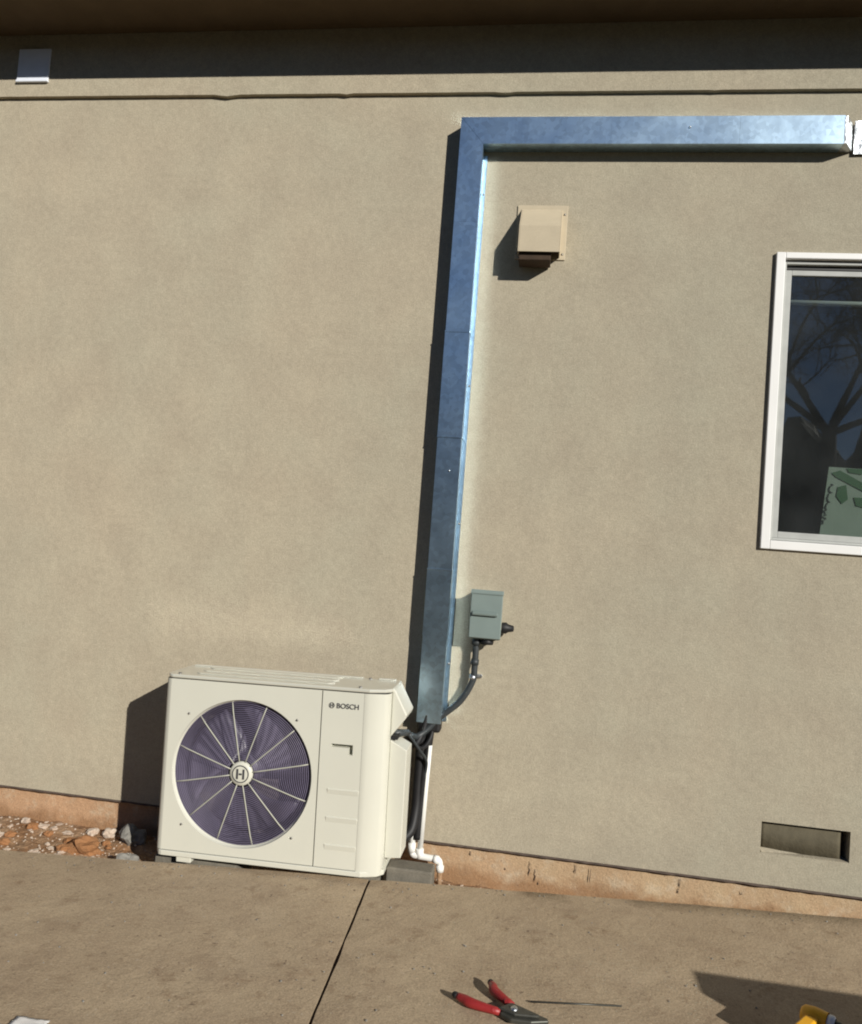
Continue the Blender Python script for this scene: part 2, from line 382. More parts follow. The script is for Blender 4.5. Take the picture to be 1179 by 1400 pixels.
def slab_z(x): return .03+.025*x
def edge_y(x): return -.322+.0733*x
def slab(name, x0a, x1a, x0b, x1b, seed):
    """paving slab between x0a..x1a at the far edge and x0b..x1b at the near edge"""
    NU, NV = 60, 34; y_near = -1.80
    vs = []; fs = []
    for j in range(NV+1):
        t = j/NV
        for i in range(NU+1):
            u = i/NU; xa = x0a+(x1a-x0a)*u; xb = x0b+(x1b-x0b)*u
            x = xa+(xb-xa)*t; y = edge_y(xa)*(1-t)+y_near*t
            if j == 0: y += .006*noise.noise(Vector((x*7, seed, 0)))+.003*noise.noise(Vector((x*30, seed, 0)))
            z = slab_z(x)+.004*noise.noise(Vector((x*1.2, y*1.2, seed)))
            if j == 0: z -= .006
            if i in (0, NU): x += .0035*noise.noise(Vector((y*8, 0, seed)))+.002*noise.noise(Vector((y*45, 0, seed))); z -= .003
            vs.append((x, y, z))
    # put the second row close to the far edge, for a worn arris
    for i in range(NU+1):
        a = Vector(vs[i]); b = Vector(vs[2*(NU+1)+i]); p = a.lerp(b, .08); p.z = a.z+.006; vs[NU+1+i] = tuple(p)
    for j in range(NV):
        for i in range(NU): a = j*(NU+1)+i; fs.append((a, a+1, a+NU+2, a+NU+1))
    n = len(vs)
    border = [i for i in range(NU+1)] + [j*(NU+1)+NU for j in range(1, NV+1)] + [NV*(NU+1)+i for i in range(NU-1, -1, -1)] + [j*(NU+1) for j in range(NV-1, 0, -1)]
    vs += [(vs[b][0], vs[b][1], vs[b][2]-.11) for b in border]
    for k in range(len(border)):
        k2 = (k+1) % len(border); fs.append((border[k], border[k2], n+k2, n+k))
    mb = MB(); mb.add(vs, fs, True)
    o = mb.build(name, M['slab'], kind='structure')
    e = o.modifiers.new('edge', 'EDGE_SPLIT'); e.split_angle = R(40)
    return o
# contraction joint runs from (-.552,-.36) to about (-.49,-1.8)
slab('paving_slab', -5.0, -.558, -5.0, -.4955, 1.0)
slab('paving_slab', -.548, 4.0, -.4855, 4.0, 5.0)
MB().add([(-.60, -.375, -.06), (-.52, -.375, -.06), (-.46, -1.80, -.06), (-.53, -1.80, -.06),
          (-.60, -.375, slab_z(-.55)-.012), (-.52, -.375, slab_z(-.55)-.012), (-.46, -1.80, slab_z(-.46)-.012), (-.53, -1.80, slab_z(-.46)-.012)],
         [(3, 2, 1, 0), (4, 5, 6, 7), (0, 1, 5, 4), (1, 2, 6, 5), (2, 3, 7, 6), (3, 0, 4, 7)]).build('joint_filler', M['dark_gap'], kind='structure')

# strip of soil between paving and foundation
def dirt_z(x, y):
    base = -.098-.03*max(0, min(1, (x+.6)/.5))
    base += .010*max(0, 1-abs(y+.06)/.1)
    return base+.014*noise.noise(Vector((x*6, y*6, 3)))+.010*noise.noise(Vector((x*19, y*19, 1)))+.005*noise.noise(Vector((x*55, y*55, 1)))
NX, NY = 420, 46
vs = [( -5+9*i/NX, -.62+.65*j/NY, 0) for j in range(NY+1) for i in range(NX+1)]
vs = [(x, y, dirt_z(x, y) if y > -.5 else -.12) for x, y, _ in vs]
fs = [(j*(NX+1)+i, j*(NX+1)+i+1, (j+1)*(NX+1)+i+1, (j+1)*(NX+1)+i) for j in range(NY) for i in range(NX)]
MB().add(vs, fs, True).build('soil_strip', M['dirt'], kind='structure')

# ================================================================== HOUSE
house = empty('house', (0, 0, 0), 'tan stucco house wall with shaded brown eave and exposed concrete footing', 'house')
WX0, WX1, WZ0, WZ1 = .892, 2.10, 1.391, 2.612      # window opening
VX0, VX1, VZ0, VZ1 = .957, 1.292, .172, .294        # crawl-space opening
Z0, ZS, ZT = .046, 3.306, 3.61
def wall_sheet():
    mb = MB()
    xs = sorted(set([-5.0+.5*i for i in range(21)]+[WX0, WX1, VX0, VX1])); zs = sorted(set([Z0, .6, 1.0, 1.8, 2.2, 3.0, ZS+.05]+[WZ0, WZ1, VZ0, VZ1]))
    mb.plate(xs, zs, [(WX0, WX1, WZ0, WZ1), (VX0, VX1, VZ0, VZ1)], 0)
    T = .14
    def lining(x0, x1, z0, z1, d):
        mb.add([(x0, 0, z0), (x1, 0, z0), (x1, 0, z1), (x0, 0, z1), (x0, d, z0), (x1, d, z0), (x1, d, z1), (x0, d, z1)],
               [(0, 1, 5, 4), (1, 2, 6, 5), (2, 3, 7, 6), (3, 0, 4, 7)])
    lining(WX0, WX1, WZ0, WZ1, T); lining(VX0, VX1, VZ0, VZ1, .09)
    # underside return and back
    mb.add([(-5, 0, Z0), (5, 0, Z0), (5, .03, Z0), (-5, .03, Z0)], [(0, 1, 2, 3)])
    return mb.build('stucco_wall', M['stucco'], house, merge=True)
wall_sheet()
# backing leaf of the wall, round the window
bk = MB()
bk.box(-5, WX0-.002, .1395, .16, Z0, ZT); bk.box(WX1+.002, 5, .1395, .16, Z0, ZT)
bk.box(WX0-.002, WX1+.002, .1395, .16, Z0, WZ0-.002); bk.box(WX0-.002, WX1+.002, .1395, .16, WZ1+.002, ZT)
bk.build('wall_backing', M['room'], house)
# frieze band above the seam, slightly proud, with an uneven lower lip
mb = MB(); n = 300; xs = [-5+10*i/n for i in range(n+1)]
lip = [ZS-.002+.0007*noise.noise(Vector((x*9, 0, 2)))+.0009*noise.noise(Vector((x*40, 0, 2))) for x in xs]
for q, d in ((-1.587, .007), (-1.56, .005), (-1.0, .006), (-.29, .005), (.6, .003)):
    for i, x in enumerate(xs):
        if abs(x-q) < .028: lip[i] -= d*.7
vs = []
for x, z in zip(xs, lip): vs += [(x, .002, z), (x, -.019, z+.002), (x, -.0175, ZT), (x, .002, ZT)]
fs = []
for i in range(n):
    a = i*4; b = a+4; fs += [(a, b, b+1, a+1), (a+1, b+1, b+2, a+2), (a+3, a+2, b+2, b+3)]
mb.add(vs, fs); mb.build('frieze_band', M['stucco'], house)
# dark drip screed under the stucco, with crumbs of plaster
mb = MB(); n = 400; vs = []; fs = []
for i in range(n+1):
    x = -5+10*i/n; w = .0035*noise.noise(Vector((x*14, 0, 8)))+.002*noise.noise(Vector((x*50, 0, 8)))
    vs += [(x, -.002, Z0+.001), (x, -.002, Z0-.007+w), (x, .028, Z0-.009+w), (x, .028, Z0+.001)]
for i in range(n):
    a = i*4; b = a+4; fs += [(a, b, b+1, a+1), (a+1, b+1, b+2, a+2), (a+2, b+2, b+3, a+3), (a+3, b+3, b, a)]
mb.add(vs, fs); mb.build('drip_screed', M['screed'], house)
# footing: board-cast concrete, lumpy
NX, NZ = 700, 14; vs = []; fs = []
for j in range(NZ+1):
    z = -.30+(Z0+.30)*j/NZ
    for i in range(NX+1):
        x = -5+10*i/NX
        y = .024+.004*noise.noise(Vector((x*5, z*9, 4)))+.0015*noise.noise(Vector((x*22, z*25, 4)))
        c = noise.noise(Vector((x*3.1, 0, 9)))
        if z < 0: y -= .018*max(0, c)*min(1, -z/.08)
        vs.append((x, y, z))
for j in range(NZ):
    for i in range(NX): a = j*(NX+1)+i; fs.append((a, a+1, a+NX+2, a+NX+1))
MB().add(vs, fs, True).build('footing', M['foundation'], house)
# drips and pock marks on the footing (tar splashes)
drips = MB()
for x, z, l in ((.05, .01, .06), (.075, -.02, .05), (.09, -.07, .012), (.24, .02, .035), (.30, .015, .06), (.66, .02, .035), (.655, -.02, .02), (-.2, .02, .02), (-.05, -.03, .01), (.9, .0, .012)):
    pts = [(x+.006*noise.noise(Vector((k*2.1, x*9, 0))), .019, z-l*k/5+.0) for k in range(6)]
    drips.tube(pts, [.0005, .0012, .0009, .0016, .0018, .0005], 6)
drips.build('tar_drip', M['screed'], house, kind='stuff')
# soffit, fascia, roof
MB().box(-6, 7, -.35, .16, 3.61, 3.63).build('soffit', M['soffit'], house)
MB().box(-6, 7, -.375, -.351, 3.60, 3.78).build('fascia', M['soffit'], house)
MB().add([(-6, -.45, 3.80), (7, -.45, 3.80), (7, 3.5, 5.0), (-6, 3.5, 5.0), (-6, -.45, 3.78), (7, -.45, 3.78), (7, 3.5, 4.98), (-6, 3.5, 4.98)],
         [(0, 1, 2, 3), (7, 6, 5, 4), (0, 4, 5, 1), (1, 5, 6, 2), (2, 6, 7, 3), (3, 7, 4, 0)]).build('roof', M['roof'], house)
# room behind the window
rm = MB(); x0, x1, y0, y1, z0, z1 = -.6, 3.6, .162, 3.2, .4, 3.4
rm.add([(x0, y0, z0), (x1, y0, z0), (x1, y1, z0), (x0, y1, z0), (x0, y0, z1), (x1, y0, z1), (x1, y1, z1), (x0, y1, z1)],
       [(0, 1, 2, 3), (4, 7, 6, 5), (3, 2, 6, 7), (0, 3, 7, 4), (1, 5, 6, 2)])
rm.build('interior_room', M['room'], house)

# window: white outer frame > track, sashes, panes
def frame_mb(x0, x1, z0, z1, w, y0, y1, wt=None):
    mb = MB(); wt = wt or w
    mb.box(x0, x0+w, y0, y1, z0, z1); mb.box(x1-w, x1, y0, y1, z0, z1)
    mb.box(x0+w+.0001, x1-w-.0001, y0+.0004, y1, z0, z0+w); mb.box(x0+w+.0001, x1-w-.0001, y0+.0004, y1, z1-wt, z1); return mb
win = frame_mb(WX0-.004, WX1+.004, WZ0-.004, WZ1+.004, .036, -.016, .06, .026).build('window', M['vinyl'], house, bevel=.003)
win['label'] = 'white vinyl window frame'
frame_mb(WX0+.033, WX1-.033, WZ0+.034, WZ1-.026, .010, .003, .075, .014).build('inner_frame', M['vinyl_grey'], win, bevel=.002)
MB().box(WX0+.045, WX1-.045, .02, .03, WZ1-.056, WZ1-.042).build('track_gasket', M['seal'], win)
mid = 1.50
for a, b, y in ((WX0+.044, mid+.02, .022), (mid-.02, WX1-.044, .045)):
    frame_mb(a, b, WZ0+.045, WZ1-.058, .026, y, y+.02, .022).build('sash', M['vinyl_grey'], win, bevel=.002)
    MB().box(a+.025, b-.025, y+.008, y+.012, WZ0+.069, WZ1-.079).build('pane', M['glass'], win)

# ================================================================== THINGS ON THE WALL
# --- crawl-space vent
cv = empty('crawl_vent', (1.125, .03, .172), 'recessed olive vent plate in the rectangular opening low on the wall right of the footing', 'vent')
mb = MB(); N_ = 24; vs = []
for i in range(N_+1):
    x = -.160+.300*i/N_
    vs += [(x, .0+.0006*math.sin(i*.8), .010-.018*i/N_+.003*noise.noise(Vector((i*.7, 0, 0)))), (x, 0+.0006*math.sin(i*.8+1), .116)]
mb.add(vs, [(2*i, 2*i+2, 2*i+3, 2*i+1) for i in range(N_)], True); o = mb.build('screen', M['vent'], cv)
o.modifiers.new('thick', 'SOLIDIFY').thickness = .004
MB().box(.1405, .144, -.002, .01, -.0, .118).build('screen_frame', M['vent'], cv)
MB().box(-.166, .166, .045, .058, .0, .121).build('backing', M['black'], cv)
# plaster sloping up along the sill of the opening
MB().add([(-.164, -.028, .002), (.164, -.028, .0015), (.164, .02, .003), (-.164, .02, .024), (-.164, -.028, .0005), (.164, -.028, .0005), (.164, .02, .0005), (-.164, .02, .0005)],
         [(0, 1, 2, 3), (0, 4, 5, 1), (1, 5, 6, 2), (2, 6, 7, 3), (3, 7, 4, 0)]).build('sill_plaster', M['stucco'], cv)

# --- exhaust hood
hd = empty('exhaust_hood', (-.088, 0, 2.53), 'small tan painted exhaust hood casting a shadow right of the metal duct', 'vent hood')
D_ = .115; side = [(-.001, .262), (-.001, .05), (-.075, .05), (-.075, .0), (-D_, .0), (-D_, .135), (-.095, .165)]
mb = MB()
t = .004
mb.prism([(-.001, .262), (-.001, .045), (-D_, .028), (-D_, .14)], lambda y, z, x: (x, y, z), -.088, -.088+t)
mb.prism([(-.001, .262), (-.001, .045), (-D_, .028), (-D_, .14)], lambda y, z, x: (x, y, z), .088-t, .088)
mb.prism([(-.001, .262), (-.001, .256), (-D_+t, .136), (-D_+t, .028), (-D_, .028), (-D_, .14)], lambda y, z, x: (x, y, z), -.088+t+.0001, .088-t-.0001)
mb.build('hood_shell', M['hood'], hd, bevel=.0015)
MB().box(-.105, .112, -.006, 0, .035, .275).build('wall_flange', M['hood'], hd, bevel=.002)
MB().box(-.082, .052, -.098, -.007, -.002, .05).build('throat', M['hood_in'], hd, bevel=.004)
MB().prism([(-.01, .070), (-.01, .063), (-.108, .040), (-.108, .046)], lambda y, z, x: (x, y, z), -.083, .083).build('damper_flap', M['hood_in'], hd)
for sx, sz in ((.099, .235), (.099, .06), (-.098, .06)):
    MB().lathe((sx, -.009, sz), [(0, 0), (.004, 0), (.005, .003)], 12).build('screw', M['screw'], hd)

# --- galvanised line cover (duct)
dc = empty('metal_duct', (-.467, 0, .555), 'galvanised sheet-metal line cover running up the wall and turning right under the eave', 'duct')
def duct_piece(x0, x1, z0, z1, d, name='duct_section', grow=0, openz=None):
    x0 -= grow; x1 += grow
    return MB().box(x0+.467, x1+.467, -d, -.001, z0-.555, z1-.555).build(name, M['galv'], dc)
XL, XR, DD = -.461, -.358, .072
joints = [.555, .92, 1.20, 1.765, 2.22, 2.70]
for i in range(len(joints)-1):
    g = (0, .0015, 0, .0015, .0)[i]
    duct_piece(XL, XR, joints[i]+.0005, joints[i+1], DD+(0, .0015, .0, .0015, 0)[i], grow=g)
# top vertical piece and first horizontal piece meet on a mitre
ZB, ZU = 3.044, 3.162
def mitre(poly):
    m_ = MB(); m_.prism(poly, lambda x, z, y: (x+.467, y, z-.555), -DD, -.001); return m_.build('duct_section', M['galv'], dc)
mitre([(XL, 2.7005), (XR, 2.7005), (XR, ZB), (XL, ZU)])
o = MB(); o.prism([(XL+.0012, ZU), (XR+.0012, ZB), (.18, ZB), (.18, ZU)], lambda x, z, y: (x+.467, y, z-.555), -DD-.0004, -.001); o.build('duct_section', M['galv'], dc)
duct_piece(.1805, .70, ZB, ZU, DD)
duct_piece(.7005, 1.105, ZB, ZU, DD+.0004, grow=0)
# bevelled end cap falling back to the wall
o = MB(); o.prism([(1.1055, -.001), (1.1055, -DD), (1.118, -DD), (1.165, -.001)], lambda x, y, z: (x+.467, y, z-.555), ZB, ZU)
o.build('end_cap', M['bright_steel'], dc, bevel=.002)
# wall flange, crumpled, right of the cap
NXf, NZf = 16, 10; vs = []
for j in range(NZf+1):
    for i in range(NXf+1):
        x = 1.165+.15*i/NXf; z = ZB-.012+(ZU-ZB+.02)*j/NZf
        vs.append((x+.467, -.010-.006*abs(noise.noise(Vector((x*14, z*16, 2)))), z-.555))
fs = [(j*(NXf+1)+i, j*(NXf+1)+i+1, (j+1)*(NXf+1)+i+1, (j+1)*(NXf+1)+i) for j in range(NZf) for i in range(NXf)]
o = MB().add(vs, fs).build('crumpled_flange', M['bright_steel'], dc); o.modifiers.new('thick', 'SOLIDIFY').thickness = .002
# nailing flange down the right edge of the vertical run, and slip joints
MB().box(XR+.467+.0005, XR+.467+.016, -.006, -.0005, 0, ZB-.555-.02).build('side_flange', M['galv'], dc)
for z in (1.20, 1.765, 2.22):
    MB().box(XL+.467-.003, XR+.467+.003, -DD-.0035, -.001, z-.555-.004, z-.555+.003).build('slip_joint', M['galv'], dc, bevel=.001)
for x, z in ((XR+.009, 2.85), (XR+.009, 2.0), (XR+.009, 1.4), (XR+.009, .8)):
    MB().lathe((x+.467, -.009, z-.555), [(0, 0), (.004, 0), (.005, .003)], 10).build('screw', M['screw'], dc)
for x, z in ((.5, ZB+.07), (-.40, 1.62)):
    MB().lathe((x+.467, -DD-.005, z-.555), [(0, 0), (.003, 0), (.0042, .0035)], 10).build('rivet', M['bright_steel'], dc)

# --- electrical disconnect
dx = empty('disconnect_box', (-.20, 0, .925), 'grey-green electrical disconnect box on the wall right of the duct', 'electrical box')
MB().box(-.062, .062, -.085, -.001, .0, .195).build('enclosure', M['panel_grey'], dx, bevel=.005)
MB().prism([(-.086, .198), (-.096, .190), (-.098, .006), (-.086, .003)], lambda y, z, x: (x, y, z), -.066, .066).build('lid', M['panel_grey2'], dx, bevel=.003)
MB().prism([(-.099, .118), (-.112, .108), (-.110, .100), (-.099, .098)], lambda y, z, x: (x, y, z), -.056, .048).build('lid_handle', M['panel_grey'], dx, bevel=.002)
MB().prism([(-.085, .206), (-.100, .193), (-.098, .186), (-.085, .194)], lambda y, z, x: (x, y, z), -.068, .068).build('rain_lip', M['panel_grey2'], dx, bevel=.002)
MB().lathe((.01, -.055, -.022), [(0, 0), (.026, 0), (.028, .01), (.024, .021)], 20, 'z').build('conduit_hub', M['black'], dx)
MB().lathe((-.035, -.045, -.03), [(0, 0), (.019, 0), (.020, .012), (.016, .029)], 20, 'z').build('conduit_hub', M['conduit'], dx)
MB().lathe((.0665, -.055, .052), [(.022, 0), (.024, .018), (.017, .028), (.012, .05), (0, .052)], 20, 'x').build('cord_grip', M['black'], dx)

# --- flexible conduit from the disconnect to the unit
wh = empty('electrical_conduit', (-.235, -.045, .90), 'grey flexible conduit curving from the disconnect box down to the condenser', 'conduit')
def rel(pts, o): return [(p[0]-o[0], p[1]-o[1], p[2]-o[2]) for p in pts]
wo = (-.235, -.045, .90)
MB().tube(rel(spline([(-.235, -.045, .905), (-.235, -.045, .80), (-.24, -.045, .74), (-.285, -.05, .655), (-.36, -.055, .585), (-.41, -.065, .53), (-.45, -.09, .50), (-.478, -.14, .515)], 10), wo), .0135, 10).build('hose', M['conduit'], wh)
MB().tube(rel([(-.235, -.045, .835), (-.236, -.045, .812)], wo), .0175, 12).build('coupling', M['conduit'], wh)
MB().box(-.02, .032, .033, .0445, -.146, -.132).build('pipe_strap', M['bright_steel'], wh, bevel=.002)
MB().tube(rel([(-.238, -.045, .768), (-.242, -.045, .752)], wo), .0155, 12).build('strap_band', M['bright_steel'], wh)

# --- control cable looping from the unit's opening to the pipes
tag(MB().tube(spline([(-.49, -.20, .545), (-.462, -.17, .51), (-.43, -.13, .455), (-.405, -.08, .40), (-.41, -.06, .33), (-.425, -.06, .2)], 8), .006, 8).build('control_cable', M['conduit']),
    'thin grey control cable drooping from the side opening of the condenser', 'cable')

# --- refrigerant lines in black foam below the duct
ls = empty('refrigerant_lines', (-.41, -.05, .56), 'black foam insulated refrigerant pipes dropping out of the bottom of the duct', 'pipes')
lo = (-.41, -.05, .56)
for pts, r in (([(-.435, -.042, .60), (-.437, -.045, .45), (-.438, -.05, .30), (-.437, -.06, .20), (-.445, -.09, .12), (-.47, -.12, .09)], .021),
               ([(-.398, -.040, .60), (-.404, -.045, .48), (-.415, -.05, .34), (-.420, -.052, .2), (-.424, -.055, .07)], .017),
               ([(-.418, -.058, .60), (-.43, -.07, .52), (-.455, -.11, .47), (-.487, -.15, .50)], .013),
               ([(-.39, -.05, .60), (-.395, -.065, .50), (-.43, -.12, .46), (-.487, -.17, .53)], .009)):
    MB().tube(rel(spline(pts, 8), lo), r, 12).build('insulated_pipe', M['black'], ls)
MB().box(-.042, .052, -.018, .045, -.045, .02).build('foam_plug', M['black'], ls, bevel=.012)

# --- white PVC condensate drain
dr = empty('drain_pipe', (-.40, -.05, .0), 'white plastic drain pipe elbowing out between the condenser and the concrete block', 'pipe')
MB().tube([(-.0, 0, .46), (-.004, 0, .3), (-.008, 0, .012)], .0125, 14).build('riser', M['pvc'], dr)
MB().tube([(-.043, -.002, .17), (-.042, -.002, .012)], .0125, 14).build('short_riser', M['pvc'], dr)
MB().tube(spline([(-.045, -.001, .022), (-.036, -.002, .004), (-.015, -.003, 0), (.03, -.004, -.002), (.062, -.005, -.003), (.078, -.006, -.012), (.082, -.007, -.045)], 6), .0135, 14).build('horizontal_run', M['pvc'], dr)
for p, q in (((-.008, -.001, .03), (-.008, -.001, -.008)), ((.052, -.005, -.0025), (.074, -.006, -.006)), ((.082, -.007, -.026), (.082, -.007, -.05)), ((-.043, -.002, .05), (-.043, -.002, .012))):
    MB().tube([p, q], .0168, 14).build('pipe_fitting', M['pvc'], dr)
MB().tube([(.082, -.006, -.05), (.084, -.004, -.12)], .010, 10).build('drain_tail', M['dirt'], dr)

# --- grey plate tucked under the eave at the left
bp = empty('wall_plate', (-2.56, -.019, 3.372), 'pale grey metal plate high on the wall, far left under the eave', 'plate')
MB().box(-.083, .083, -.008, .0, .012, .165).build('plate_face', M['bracket'], bp, bevel=.002)
MB().box(-.083, .083, -.014, .0, .0, .0115).build('bottom_lip', M['bracket'], bp, bevel=.002)

# ================================================================== CONDENSER
ac = empty('condenser_unit', (-.952, -.42, .031), 'cream outdoor condenser unit with one round fan grille, standing at the paving edge', 'air conditioner', rot=(0, R(-1.35), 0))
HB, HT = .022, .681
# fan panel: flat plate with a round hole, folded at the left corner
cx, cz, fr = -.118, .337, .282
def rect_hit(a, x0, x1, z0, z1):
    dx_, dz_ = math.cos(a), math.sin(a); t_ = 1e9
    if dx_ > 1e-9: t_ = min(t_, (x1-cx)/dx_)
    if dx_ < -1e-9: t_ = min(t_, (x0-cx)/dx_)
    if dz_ > 1e-9: t_ = min(t_, (z1-cz)/dz_)
    if dz_ < -1e-9: t_ = min(t_, (z0-cz)/dz_)
    return cx+dx_*t_, cz+dz_*t_
X0, X1 = -.424, .186
angs = sorted([2*math.pi*i/96 for i in range(96)]+[math.atan2(z-cz, x-cx) % (2*math.pi) for x in (X0, X1) for z in (HB, HT)])
mb = MB(); n = len(angs); vs = []
for a in angs: vs.append((cx+fr*math.cos(a), 0, cz+fr*math.sin(a)))
for a in angs:
    hx, hz = rect_hit(a, X0, X1, HB, HT); vs.append((hx, 0, hz))
mb.add(vs, [(i, (i+1) % n, n+(i+1) % n, n+i) for i in range(n)])
# folded left corner and left side
cor = [(-.424, 0), (-.436, .003), (-.445, .011), (-.449, .024), (-.45, .04), (-.45, .235)]
vs = [(x, y, z) for x, y in cor for z in (HB, HT)]
mb.add(vs, [(2*i, 2*i+2, 2*i+3, 2*i+1) for i in range(len(cor)-1)], True)
# right edge turned in
mb.add([(X1, 0, HB), (X1, .015, HB), (X1, .015, HT), (X1, 0, HT)], [(0, 1, 2, 3)])
mb.build('fan_panel', M['cream'], ac)
# recessed bell-mouth
mb = MB().lathe((cx, 0, cz), [(fr, 0), (fr-.001, .004), (fr-.004, .012), (fr-.007, .015)], 96)
mb.build('fan_bezel', M['cream'], ac)
MB().lathe((cx, 0, cz), [(fr-.007, .0151), (fr-.014, .10), (fr-.004, .16)], 72).build('fan_shroud', M['fan'], ac)
# fine concentric grille wires and the twelve radial spokes
mb = MB(); r = .056
while r < .275:
    mb.ring((cx, .016-.010*math.cos(r/.28*1.5), cz), r, .0016, n=72, m=4); r += .0072
g = mb.build('fan_grille', M['wire'], ac); g['kind'] = 'stuff'
for k in range(12):
    a = R(12+30*k); c_, s_ = math.cos(a), math.sin(a)
    pts = []
    for q in range(7):
        r = .040+(.278-.040)*q/6
        pts.append((cx+r*c_, .012-.008*math.cos(r/.28*1.5)+(.006 if q == 6 else 0), cz+r*s_))
    MB().tube(pts, .0026, 6).build('grille_spoke', M['spoke'], ac)
hub = MB().lathe((cx, 0, cz), [(0, -.004), (.030, -.0035), (.043, -.001), (.046, .004), (.046, .012)], 40).build('hub_badge', M['cream'], ac)
# emblem on the hub: ring with an armature
mb = MB(); mb.ring((cx, -.0032, cz), .0315, .0022, n=40, m=6)
mb.box(cx-.006, cx+.006, -.0050, -.0032, cz-.0035, cz+.0035)
for s_ in (-1, 1):
    mb.box(cx+s_*.0125-.004, cx+s_*.0125+.004, -.0050, -.0032, cz-.019, cz+.019)
mb.build('emblem', M['print'], hub)
# fan, motor and coil behind
mb = MB()
for b in range(3):
    a0 = R(20+120*b); U, V = 10, 8; vs = []
    for i in range(U+1):
        rr = .06+.185*i/U
        for j in range(V+1):
            a = a0+R(78)*(j/V-.5)*(1+.25*i/U)+.5*i/U; vs.append((cx+rr*math.cos(a), .085+.07*(j/V-.5)*-1, cz+rr*math.sin(a)))
    mb.add(vs, [(i*(V+1)+j, i*(V+1)+j+1, (i+1)*(V+1)+j+1, (i+1)*(V+1)+j) for i in range(U) for j in range(V)], True)
fanb = mb.build('fan_blades', M['fan'], ac); fanb.modifiers.new('thick', 'SOLIDIFY').thickness = .004
MB().lathe((cx, .05, cz), [(0, 0), (.05, .004), (.062, .02), (.062, .07)], 32).build('fan_hub', M['fan'], ac)
MB().box(-.44, .18, .20, .221, .03, .66).build('coil', M['coil'], ac)
# service panel right of the seam; grip slot cut to its shadow's hook shape
mb = MB(); gx0, gx1, gxm, gz0, gzm, gz1 = .234, .318, .303, .446, .472, .484
mb.plate([.1905, gx0, gxm, gx1, .352], [HB, gz0, gzm, gz1, HT], [(gx0, gx1, gzm, gz1), (gxm, gx1, gz0, gzm)], -.0008)
loop = [(gx0, gzm), (gxm, gzm), (gxm, gz0), (gx1, gz0), (gx1, gz1), (gx0, gz1)]
mb.add([(x, -.0008, z) for x, z in loop]+[(x, .030, z) for x, z in loop], [(i, (i+1) % 6, (i+1) % 6+6, i+6) for i in range(6)]+[(6, 7, 10, 11), (7, 8, 9, 10)])
mb.add([(.1905, -.0008, HB), (.1905, .015, HB), (.1905, .015, HT), (.1905, -.0008, HT)], [(0, 3, 2, 1)])
mb.build('service_panel', M['cream'], ac, merge=True)
for z in (.317, .213, .110):
    MB().prism([(-.0009, z), (-.0040, z-.002), (-.0040, z-.004), (-.0009, z-.022)], lambda y, z_, x: (x, y, z_), .228, .350).build('louvre', M['cream'], ac, bevel=.0015)
# raised edge along the service panel's right side
# chamfered corner column and right side
mb = MB(); cor = [(.3525, -.001), (.356, -.002), (.375, .0), (.428, .013), (.440, .022), (.446, .038), (.448, .06), (.448, .22), (.44, .238)]
vs = [(x, y, z) for x, y in cor for z in (.004, HT)]
mb.add(vs, [(2*i, 2*i+2, 2*i+3, 2*i+1) for i in range(len(cor)-1)], True)
o = mb.build('corner_column', M['cream'], ac)
# back closing sheet (so the casing is closed)
MB().box(-.448, .438, .222, .236, HB, HT).build('rear_frame', M['coil'], ac)
# bottom pan: proud lip, slight dark line above it
def outline(g): return [(-.45-g, .03), (-.43-g*.6, .004-g), (-.42, -g), (.372, -g), (.428+g*.6, .019-g*.6), (.45+g, .045), (.45+g, .238), (-.45-g, .238)]
MB().prism(outline(.004), lambda x, y, z: (x, y, z), 0, .0195).build('base_pan', M['cream'], ac, bevel=.003)
MB().prism(outline(-.003), lambda x, y, z: (x, y, z), .0196, .0235).build('base_seal', M['seal'], ac)
# lid with pressed ribs that throw glints on the wall
MB().prism(outline(-.004), lambda x, y, z: (x, y, z), .6812, .6832).build('lid_seal', M['seal'], ac)
lid = MB().prism(outline(.003), lambda x, y, z: (x, y, z), .6833, .698).build('lid', M['cream_top'], ac, bevel=.006, seg=4)
for y0, y1 in ((.045, .075), (.11, .14), (.175, .205)):
    MB().prism([(-.33, y0), (.20, y0), (.22, (y0+y1)/2), (.20, y1), (-.33, y1), (-.35, (y0+y1)/2)], lambda x, y, z: (x, y, z), .6982, .7015).build('pressed_rib', M['cream_top'], lid, bevel=.0035, seg=4)
MB().box(-.43, .295, .212, .236, .6982, .703).build('rear_ridge', M['cream_top'], lid, bevel=.004)
MB().box(.36, .43, .212, .236, .6982, .704).build('corner_tab', M['cream_top'], lid, bevel=.004)
for x, y in ((.325, .222), (.33, .02), (-.40, .02)):
    MB().lathe((x, y, .6985), [(.0065, 0), (.006, .004), (0, .005)], 12, 'z').build('screw', M['screw'], lid)
for x, z in ((.094, .560), (.098, .116), (-.346, .124), (-.343, .550)):
    MB().lathe((x, -.003, z), [(0, 0), (.0042, 0), (.005, .003)], 12).build('screw', M['screw'], ac)
